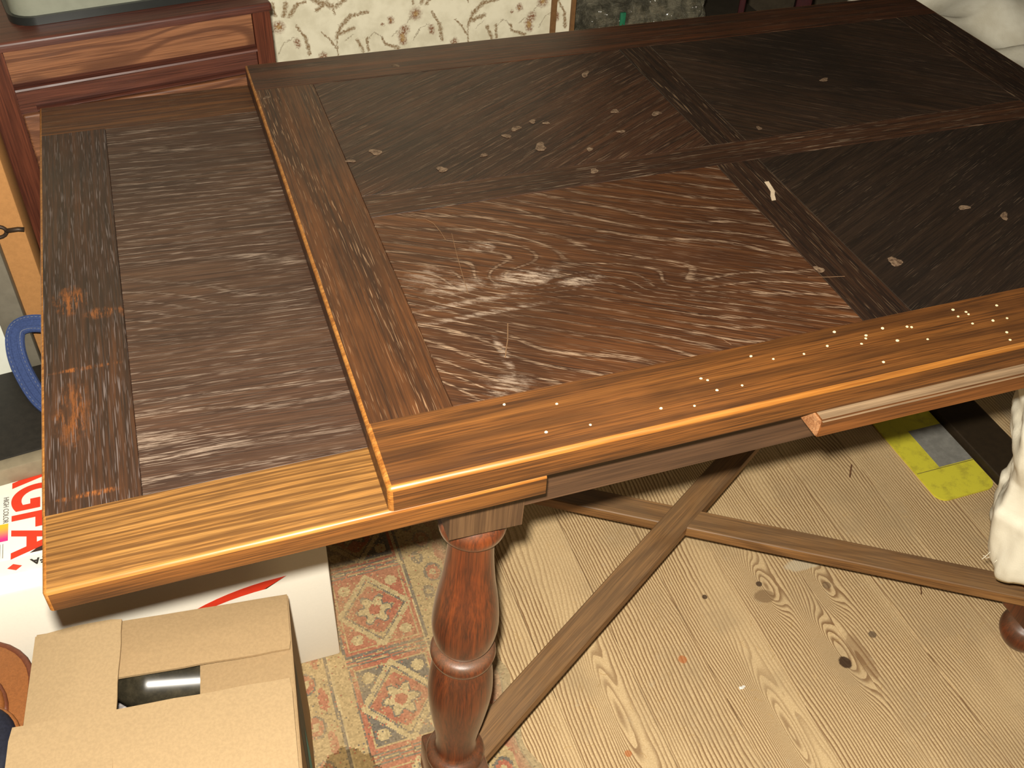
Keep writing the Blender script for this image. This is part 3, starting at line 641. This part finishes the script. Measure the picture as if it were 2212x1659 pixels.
# ------------------------------------------------------------------ panels left of the leaf
o = tag(rbox('tan_carton', -.80, -.337, .80, .868, .0005, .74, plain('tan_board', lin(172, 124, 74), .8, .2, .05, 200), None, r=.003), 'tall tan cardboard carton standing beside the cabinet', 'carton')
bm = bmesh.new(); tube(bm, [(-.372 + .012 * math.cos(t), .797, .590 + .009 * math.sin(t)) for t in [k * math.pi / 8 for k in range(17)]], .0028, 8)
tube(bm, [(-.361, .797, .590), (-.345, .797, .590), (-.337, .797, .588)], .0035, 8)
bmobj('clasp', bm, plain('dark_iron', lin(70, 56, 44), .5, .5, .1, Metallic=.5), o, smooth=True)
wp = tag(empty('framed_white_panel', (-.60, .752, .0005)), 'white panel with a grey frame leaning behind the black case', 'panel')
bm = bmesh.new(); add_box(bm, -.25, .196, .004, .014, .01, .62); bmobj('sheet', bm, plain('white_laminate', lin(226, 228, 214), .5, .4, .02), wp)
rbox('frame', .197, .232, -.002, .020, 0, .70, plain('grey_metal', lin(112, 106, 92), .45, .5, .06), wp, r=.002)
rbox('frame', -.25, .194, -.002, .020, .62, .70, wp.children[1].data.materials[0], wp, r=.002)

# ------------------------------------------------------------------ white carton, film box, black case with blue strap
wc = tag(empty('white_carton', (-.33, .60, 0)), 'large white carton with a red swoosh standing under the leaf', 'carton')
rbox('body', -.40, .309, -.236, .10, .0035, .335, white_card, wc, r=.005)
bm = bmesh.new(); pts = []
for k in range(17):
    t = k / 16; a = A(178 - 88 * t); xx = .236 + .19 * math.cos(a); zz = .118 + .108 * math.sin(a); wdt = .0008 + .0085 * t ** .8
    pts.append((xx, zz + wdt, zz - wdt))
f = [bm.verts.new((p[0] - (.006 if k == 16 else 0), -.2366, p[1])) for k, p in enumerate(pts)]; g_ = [bm.verts.new((p[0] - (.022 if k == 16 else 0), -.2366, p[2])) for k, p in enumerate(pts)]
f[-1].co.x += .018
for k in range(16): bm.faces.new((f[k], f[k + 1], g_[k + 1], g_[k]))
bmobj('red_swoosh', bm, red_print, wc)

fb = tag(empty('film_box', (-.50, .50, .3355)), 'glossy white box with big red letters on the white carton', 'box')
gl = plain('glossy_white_print', lin(244, 239, 224), .35, .5, .02)
rbox('body', -.12, .19, -.108, .175, 0, .030, gl, fb, r=.002)
def on_top(x, y, ang, z=.0303): return Matrix.Translation((x, y, z)) @ Matrix.Rotation(ang, 4, 'Z')
text_obj('big_lettering', 'AGFA', .092, red_print, fb, on_top(.092, .062, -R90), offset=.0022, font_scale_x=.72)
text_obj('small_lettering', 'HIGH COLOR', .0095, plain('grey_ink', lin(110, 108, 104), .6), fb, on_top(.0795, .002, -R90), font_scale_x=.8)
blk_ink = plain('black_ink', lin(36, 32, 30), .6)
text_obj('side_lettering', 'AGFA', .015, blk_ink, fb, Matrix.Translation((.149, -.1083, .0215)) @ Matrix.Rotation(R90, 4, 'X') @ Matrix.Rotation(math.pi, 4, 'Z'), offset=.0005)
bm = bmesh.new()
q = [(0, .0065), (.009, 0), (0, -.0065), (-.009, 0)]; bm.faces.new([bm.verts.new((.090 + a, -.1084, .014 + b)) for a, b in q]); bmobj('red_diamond', bm, red_print, fb)
bm = bmesh.new(); bm.faces.new([bm.verts.new((.068 + a, -.076 + b, .0304)) for a, b in ((0, 0), (.018, 0), (.018, .03), (0, .03))])
N = NT('colour_patch'); sx_ = N.n('ShaderNodeSeparateXYZ', None, Vector=N.obj(False)); bmobj('colour_patch', bm, N.fin(N.mix(N.ramp(sx_.outputs[1], -.074, -.048), lin(220, 40, 130), lin(250, 190, 40)), .5), fb)
bm = bmesh.new()
for k in range(5): bm.faces.new([bm.verts.new((.066 + .0034 * k + a, -.104 + b, .0304)) for a, b in ((0, 0), (.0012, 0), (.0012, .024), (0, .024))])
bmobj('fine_print', bm, plain('pale_grey_ink', lin(170, 166, 158), .6), fb)
bm = bmesh.new(); bm.faces.new([bm.verts.new((a, b, .0304)) for a, b in ((.112, -.105), (.188, -.105), (.188, -.052), (.150, -.078))]); bmobj('picture_corner', bm, plain('dark_print', lin(64, 38, 34), .4, .5, .2, 300), fb)

bc = tag(empty('black_case', (-.55, .66, .366), A(7)), 'flat black case with a grey front edge lying on the lettered box', 'case')
blk = plain('black_leathercloth', lin(38, 34, 28), .55, .4, .15, 120)
rbox('body', -.20, .24, -.13, .050, .014, .030, blk, bc, r=.002)
rbox('front_edge', -.20, .24, -.150, -.129, 0, .028, plain('grey_edge', lin(140, 128, 104), .5, .4, .06), bc, r=.002)
rbox('base', -.20, .24, -.13, .048, 0, .0138, blk, bc, r=.001)
denim = plain('blue_webbing', lin(62, 78, 122), .85, .2, .12, 420, .4)
bm = bmesh.new()
ctrl = [(-.300, .600, .402), (-.335, .610, .402), (-.362, .640, .404), (-.380, .680, .418), (-.388, .715, .440), (-.382, .735, .462), (-.362, .737, .470), (-.33, .728, .468), (-.29, .715, .462)]
path = smooth_prof([(a, b) for a, b, c in ctrl], 6); pz = smooth_prof([(c, 0) for a, b, c in ctrl], 6)
rings = []
for i in range(len(path)):
    p = Vector((path[i][0], path[i][1], pz[i][0])); a = Vector((path[max(i - 1, 0)][0], path[max(i - 1, 0)][1], pz[max(i - 1, 0)][0])); b = Vector((path[min(i + 1, len(path) - 1)][0], path[min(i + 1, len(path) - 1)][1], pz[min(i + 1, len(path) - 1)][0]))
    t = (b - a).normalized(); s_ = t.cross(Vector((-.1, -.5, .8))).normalized(); n_ = s_.cross(t).normalized()
    rings.append([bm.verts.new(p + s_ * (.0135 * u) + n_ * (.0028 * v_)) for u, v_ in ((-1, -.6), (-.9, .8), (-.35, 1), (-.3, .6), (.3, .6), (.35, 1), (.9, .8), (1, -.6), (0, -1))])
for a, b in zip(rings, rings[1:]):
    for k in range(9): bm.faces.new((a[k], a[(k + 1) % 9], b[(k + 1) % 9], b[k]))
bm.faces.new(rings[0]); bm.faces.new(rings[-1])
o = tag(bmobj('blue_strap', bm, denim, None, smooth=True, angle=A(45)), 'looped blue denim strap with pale stitching on the black case', 'strap')
bm = bmesh.new()
for side in (-.75, .75):
    for i in range(1, len(path) - 1, 1):
        r0, r1 = rings[i], rings[i]
o_pts = [(Vector((path[i][0], path[i][1], pz[i][0]))) for i in range(len(path))]
for i in range(1, len(o_pts) - 1):
    t = (o_pts[i + 1] - o_pts[i - 1]).normalized(); s_ = t.cross(Vector((-.1, -.5, .8))).normalized(); n_ = s_.cross(t).normalized()
    for sd in (-.0088, .0088):
        c_ = o_pts[i] + s_ * sd + n_ * .0029; tube(bm, [c_ - t * .0016, c_ + t * .0016], .0005, 5)
bmobj('stitching', bm, plain('pale_thread', lin(120, 126, 142), .8), o)

# ------------------------------------------------------------------ open brown cardboard box
u6 = A(-6); ca, sa = math.cos(u6), math.sin(u6)
bw, bd, bh = .31, .275, .30
cxy = (-.087 - ca * bw / 2 + sa * bd / 2, .278 - sa * bw / 2 - ca * bd / 2)
cb = tag(empty('cardboard_box', (cxy[0], cxy[1], .0035), u6), 'brown cardboard box with half-closed flaps in front of the white carton', 'cardboard box')
bm = bmesh.new(); t4 = .004
def wavy_wall(bm, x0, x1, y0, y1): add_box(bm, x0, x1, y0, y1, 0, bh)
add_box(bm, -bw / 2, bw / 2, -bd / 2, bd / 2, 0, t4)
for b in ((-bw / 2, -bw / 2 + t4, -bd / 2, bd / 2), (bw / 2 - t4, bw / 2, -bd / 2, bd / 2), (-bw / 2 + t4, bw / 2 - t4, -bd / 2, -bd / 2 + t4), (-bw / 2 + t4, bw / 2 - t4, bd / 2 - t4, bd / 2)):
    add_box(bm, b[0], b[1], b[2], b[3], t4, bh)
bmobj('body', bm, kraft, cb)
def flap(name, hinge, along, inward, length, width, lift, sag, mat, jag=0):
    """a creased sheet hinged at `hinge`; `along` and `inward` are unit vectors, `lift` its slope"""
    bm = bmesh.new(); al, inn = Vector(along), Vector(inward); n, m_ = 14, 8; th = .0035; rows = []
    for lay in (0, 1):
        G = []
        for i in range(n + 1):
            row = []
            for j in range(m_ + 1):
                s, t = i / n - .5, j / m_
                p = Vector(hinge) + al * (s * (width - (.004 if t > .9 else 0))) + inn * (t * length + (jag * .0016 * noise.noise((s * 30, 3, 1)) if j == m_ else 0))
                p.z += lift * t + sag * math.sin(t * math.pi) + .0012 * noise.noise((s * 5, t * 5, length * 30)) + lay * th
                row.append(bm.verts.new(p))
            G.append(row)
        rows.append(G)
        for i in range(n):
            for j in range(m_): bm.faces.new((G[i][j], G[i + 1][j], G[i + 1][j + 1], G[i][j + 1]))
    a, b = rows
    rim = [(i, 0) for i in range(n)] + [(n, j) for j in range(m_)] + [(i, m_) for i in range(n, 0, -1)] + [(0, j) for j in range(m_, 0, -1)]
    for k in range(len(rim)):
        (i0, j0), (i1, j1) = rim[k], rim[(k + 1) % len(rim)]
        bm.faces.new((a[i0][j0], a[i1][j1], b[i1][j1], b[i0][j0]))
    return bmobj(name, bm, mat, cb, smooth=True, angle=A(40))
flap('flap', (bw / 2 - .001, 0, bh - .001), (0, 1, 0), (-1, 0, 0), .113, bd - .01, -.012, -.001, kraft)
flap('flap', (0, bd / 2 - .001, bh + .001), (1, 0, 0), (0, -1, 0), .084, bw - .002, .002, .004, kraft, 1)
flap('flap', (-bw / 2 + .001, 0, bh + .0065), (0, 1, 0), (1, 0, 0), .105, bd - .014, .010, .004, kraft_in, 1)
flap('flap', (-.006, -bd / 2 + .001, bh + .006), (1, 0, 0), (0, 1, 0), .138, bw + .006, .012, .004, kraft_in, 1)
# blue-green print on its right side
bm = bmesh.new()
for y0, y1, z0, z1 in ((-.02, .03, .05, .28),):
    bm.faces.new([bm.verts.new(q) for q in ((bw / 2 + .0004, y0 - .06, z0), (bw / 2 + .0004, y1 - .03, z0), (bw / 2 + .0004, y1 + .02, z1), (bw / 2 + .0004, y0 - .02, z1))])
bmobj('side_print', bm, plain('faded_grey_print', lin(120, 118, 100), .8, .2, .1, 90), cb)
bm = bmesh.new(); bm.faces.new([bm.verts.new((bw / 2 + .0007, y, z)) for y, z in ((-.06, .02), (-.01, .02), (.012, .12), (.002, .20), (-.03, .14))]); bmobj('side_print', bm, plain('teal_print', lin(120, 186, 178), .8, .2, .1, 90), cb)

bt = tag(empty('black_bottle', (cxy[0] + .024, cxy[1] + .066, .252)), 'glossy black bottle lying inside the cardboard box', 'bottle')
bt.rotation_euler = (0, A(11), u6)
bm = bmesh.new(); lathe(bm, smooth_prof([(.012, -.13), (.013, -.09), (.020, -.075), (.034, -.055), (.036, -.03), (.036, .06), (.035, .085), (.028, .092)]), 32)
bmesh.ops.rotate(bm, verts=bm.verts, matrix=Matrix.Rotation(R90, 3, 'Y'))
def bottle_mat():
    N = NT('dusty_black_gloss'); v = N.obj(); n = N.noise(v, 60, 4, .7)
    return N.fin(N.mix(N.ramp(n, .35, .8), lin(44, 40, 30), lin(72, 65, 50)), .30, None, spec=.8)
bmobj('body', bm, bottle_mat(), bt, smooth=True, angle=A(50))
bm = bmesh.new(); lathe(bm, [(.0125, -.135), (.0142, -.134), (.0142, -.112), (.0128, -.11)], 24); bmesh.ops.rotate(bm, verts=bm.verts, matrix=Matrix.Rotation(R90, 3, 'Y'))
bmobj('cap', bm, plain('gold_cap', lin(170, 140, 70), .4, .5, .05), bt, smooth=True, angle=A(40))
# crumpled paper filling that carries the bottle
bm = bmesh.new(); rows = []
for i in range(21):
    row = []
    for j in range(19):
        xx = -.145 + .29 * i / 20; yy = -.128 + .256 * j / 18
        row.append(bm.verts.new((xx, yy, .176 + .022 * noise.noise((xx * 22, yy * 22, 3)) + .012 * noise.noise((xx * 60, yy * 60, 1)))))
    rows.append(row)
for a, b in zip(rows, rows[1:]):
    for k in range(18): bm.faces.new((a[k], a[k + 1], b[k + 1], b[k]))
pf = bmobj('crumpled_paper', bm, plain('pale_lilac_paper', lin(196, 188, 186), .8), None); pf.location = (cxy[0], cxy[1], .001); pf.rotation_euler = (0, 0, u6)
s = pf.modifiers.new('thick', 'SOLIDIFY'); s.thickness = .002
tag(pf, 'crumpled pale paper packed under the bottle in the cardboard box', 'paper')

# ------------------------------------------------------------------ round leather case and dark lid at the lower left
lc = tag(empty('leather_case', (-.528, .247, .0035)), 'brown leather case with rounded end and stitched rim', 'case')
lea = plain('tan_leather', lin(150, 92, 46), .55, .4, .10, 420, .3)
lc.rotation_euler = (0, 0, A(-6))
lea2 = plain('dark_leather_piping', lin(112, 62, 40), .5, .4, .1, 300)
def pill(bm, z0, z1, hx, hy, r, rr=.006):
    for za, zb, ins in ((z0, z1 - rr, 0),):
        pass
    lev = [(z0, 0), (z1 - rr, 0), (z1 - rr * .3, rr * .3), (z1, rr)]
    prev = None; first = None
    for z, ins in lev:
        pts = []
        for cx_, cy_, a0 in ((hx - r, hy - r, 0), (-hx + r, hy - r, 90), (-hx + r, -hy + r, 180), (hx - r, -hy + r, 270)):
            for k in range(9):
                a = A(a0 + 90 * k / 8); pts.append(bm.verts.new((cx_ + (r - ins) * math.cos(a), cy_ + (r - ins) * math.sin(a), z)))
        if prev:
            for k in range(len(pts)): bm.faces.new((prev[k], prev[(k + 1) % len(pts)], pts[(k + 1) % len(pts)], pts[k]))
        else: first = pts
        prev = pts
    bm.faces.new(first); bm.faces.new(prev)
bm = bmesh.new(); pill(bm, 0, .275, .118, .103, .08); bmobj('body', bm, lea, lc, smooth=True, angle=A(50))
def ring_path(hx, hy, r, z):
    pts = []
    for cx_, cy_, a0 in ((hx - r, hy - r, 0), (-hx + r, hy - r, 90), (-hx + r, -hy + r, 180), (hx - r, -hy + r, 270)):
        for k in range(9):
            a = A(a0 + 90 * k / 8); pts.append((cx_ + r * math.cos(a), cy_ + r * math.sin(a), z))
    return pts + pts[:1]
bm = bmesh.new(); tube(bm, ring_path(.117, .102, .079, .271), .0045, 8); bmobj('piping', bm, lea2, lc, smooth=True)
bm = bmesh.new(); pill(bm, 0, .014, .105, .082, .072, .006); o = bmobj('lid_pad', bm, lea, lc, smooth=True, angle=A(50)); o.location = (-.012, -.022, .2755)
bm = bmesh.new(); tube(bm, ring_path(.105, .082, .072, .003), .0035, 8); o2 = bmobj('piping', bm, lea2, o, smooth=True)
nv = tag(empty('navy_pouch', (-.505, .165, .295)), 'dark navy pouch with tan piping on the leather case', 'pouch')
bm = bmesh.new(); pill(bm, 0, .03, .090, .062, .055, .012); bmobj('body', bm, plain('navy_fabric', lin(34, 36, 50), .6, .3, .15, 300), nv, smooth=True, angle=A(60))
bm = bmesh.new(); tube(bm, ring_path(.0905, .0625, .055, .012), .0035, 8); bmobj('piping', bm, lea, nv, smooth=True)

# ------------------------------------------------------------------ things on the floor
yb = tag(empty('yellow_board', (1.185, .62, .0005)), 'yellow-green plastic board with a grey patch and rounded corner on the floor', 'board')
def ymat():
    N = NT('yellow_green_plastic'); v = N.obj(False); n = N.noise(v, 34, 5, .7)
    return N.fin(N.mix(N.ramp(n, .45, .75), lin(226, 216, 66), lin(186, 174, 62)), .35, None, spec=.4)
bm = bmesh.new(); rounded_prism(bm, -.067, .067, -.276, .28, 0, .004, .022); bmobj('sheet', bm, ymat(), yb)
bm = bmesh.new(); add_box(bm, -.012, .0665, -.20, -.098, .0041, .0048); bmobj('grey_patch', bm, plain('grey_tape', lin(150, 148, 140), .6, .3, .1, 60), yb)
bm = bmesh.new(); add_box(bm, -.066, .066, -.2035, -.2020, .0041, .0046); bmobj('crease', bm, plain('crease_line', lin(150, 140, 70), .6), yb)
tag(board('dark_plank', 1.256, 1.352, .30, .66, .0006, .020, plain('dark_stained_plank', lin(52, 40, 24), .7, .3, .1, 70), None, tiny=.002), 'dark stained plank lying beside the yellow board', 'plank')
paper_m = plain('white_scrap', lin(240, 236, 228), .8, .2, .02)
def scrap(x, y, s, z, label):
    bm = bmesh.new(); pts = [(0, 0), (1, -.15), (1.7, .2), (1.4, .75), (.7, .5), (.1, .6)]
    lo = [bm.verts.new((a * s - s * .8, b * s, .0003 * (i % 2))) for i, (a, b) in enumerate(pts)]; hi = [bm.verts.new((a * s - s * .8, b * s, .0012 + .001 * (i % 3))) for i, (a, b) in enumerate(pts)]
    n = len(pts)
    for k in range(n): bm.faces.new((lo[k], lo[(k + 1) % n], hi[(k + 1) % n], hi[k]))
    bm.faces.new(lo); bm.faces.new(hi)
    o = bmobj('paper_scrap', bm, paper_m); o.location = (x, y, z); tag(o, label, 'scrap')
scrap(.074, .177, .0075, .0052, 'small white paper scrap lying on the rug'); scrap(.567, .112, .0065, .0005, 'small white paper scrap on the bare floorboards')
bm = bmesh.new(); pts = [(.86, .262, .002), (.89, .256, .003), (.925, .25, .004), (.95, .24, .012)]
pts = [(.955, .178, .0012), (.965, .195, .003), (.985, .212, .006), (1.01, .222, .007), (1.03, .224, .004)]
tube(bm, pts, .0011, 6); tag(bmobj('dry_stalk', bm, plain('brown_stalk', lin(104, 70, 42), .8)), 'thin curled brown stalk on the floorboards near the stretcher', 'stalk')
bm = bmesh.new(); tube(bm, [(.99, .452, .001), (.998, .463, .004), (1.006, .474, .009)], .0016, 6); tag(bmobj('wood_splinter', bm, plain('brown_splinter', lin(110, 76, 48), .8)), 'short brown splinter on the floorboards near the yellow board', 'splinter')
bm = bmesh.new(); rs = random.Random(5)
for k in range(150):
    x, y = rs.uniform(.25, 1.1), rs.uniform(.02, .55); a = rs.uniform(0, 6.28); L_ = rs.uniform(.004, .018)
    tube(bm, [(x, y, .0006), (x + L_ * .5 * math.cos(a), y + L_ * .5 * math.sin(a), .0012), (x + L_ * math.cos(a + .3), y + L_ * math.sin(a + .3), .0007)], .0003, 4)
tag(bmobj('straw_litter', bm, plain('straw', lin(200, 168, 110), .8)), 'scattered fine straw and dust on the floorboards', 'litter', kind='stuff')

# ------------------------------------------------------------------ film-wrapped bundle and dark boxes in the recess
def bundle():
    bm = bmesh.new(); rows = []; n, m_ = 130, 90
    for i in range(n + 1):
        t = i / n; x = .722 + .34 * t; sc = 1 - .35 * max(0, (abs(t - .5) - .38) / .12)
        row = []
        for k in range(m_):
            a = 2 * math.pi * k / m_
            ry, rz = .16 * sc, .085 * sc
            e = 1 / max(abs(math.cos(a)), abs(math.sin(a))) ** .6
            f = 1 + .10 * abs(noise.noise((x * 26, math.cos(a) * 3 + 4, math.sin(a) * 3))) + .05 * noise.noise((x * 14, math.cos(a) * 2, math.sin(a) * 2)) + .06 * noise.noise((x * 45, math.cos(a) * 5, math.sin(a) * 5)) * (1 + 2.0 * max(0, abs(t - .5) - .3) / .2)
            f += (.05 + .09 * max(0, abs(t - .5) - .36) / .14) * (1 - abs(noise.noise((x * 70, math.cos(a) * 6, math.sin(a) * 6 + 3))) * 2) * .6
            row.append(bm.verts.new((x, 1.50 + ry * e * f * math.cos(a), .512 + .0 * x + rz * e * f * math.sin(a))))
        rows.append(row)
    for a, b in zip(rows, rows[1:]):
        for k in range(m_): bm.faces.new((a[k], a[(k + 1) % m_], b[(k + 1) % m_], b[k]))
    bm.faces.new(rows[0]); bm.faces.new(rows[-1])
    N = NT('clear_film_over_dark_felt'); v = N.obj(); n1 = N.noise(v, 30, 5, .7); n2 = N.noise(N.mapv(v, scale=(1, 4, 4)), 42, 5, .75)
    m = N.fin(N.mix(N.ramp(n1, .35, .7), lin(92, 89, 74), lin(172, 165, 140)), .12, n2, 1.0, .02, 1.0, Coat_Weight=.6, Coat_Roughness=.08)
    o = bmobj('wrapped_bundle', bm, m, None, smooth=True)
    tag(o, 'dark bundle wrapped in crinkled clear plastic film behind the table', 'bundle')
    o2 = rbox('green_tape', .824, .836, 1.331, 1.337, .535, .575, plain('green_tape', lin(40, 120, 84), .5), o, r=.001)
bundle()
o = tag(rbox('low_chest', .71, 1.36, 1.32, 1.95, 0, .412, plain('dark_chest', lin(70, 62, 50), .7, .3, .1, 30), None, r=.006), 'low dark chest carrying the wrapped bundle', 'chest')
for x, wd, lb in ((1.14, .014, 'narrow dark red book standing on the chest'), (1.30, .034, 'wide dark red book standing on the chest')):
    bk = tag(empty('book', (x, 1.37, .4125), A(-33)), lb, 'book')
    rbox('cover', -wd / 2, wd / 2, -.04, .04, 0, .22, plain('dark_red_cloth', lin(58, 12, 15), .7, .3, .1, 200), bk, r=.003)
    rbox('pages', -wd / 2 + .004, wd / 2 - .004, -.034, .034, .2195, .2215, plain('page_edges', lin(190, 176, 140), .8), bk, r=.0005)
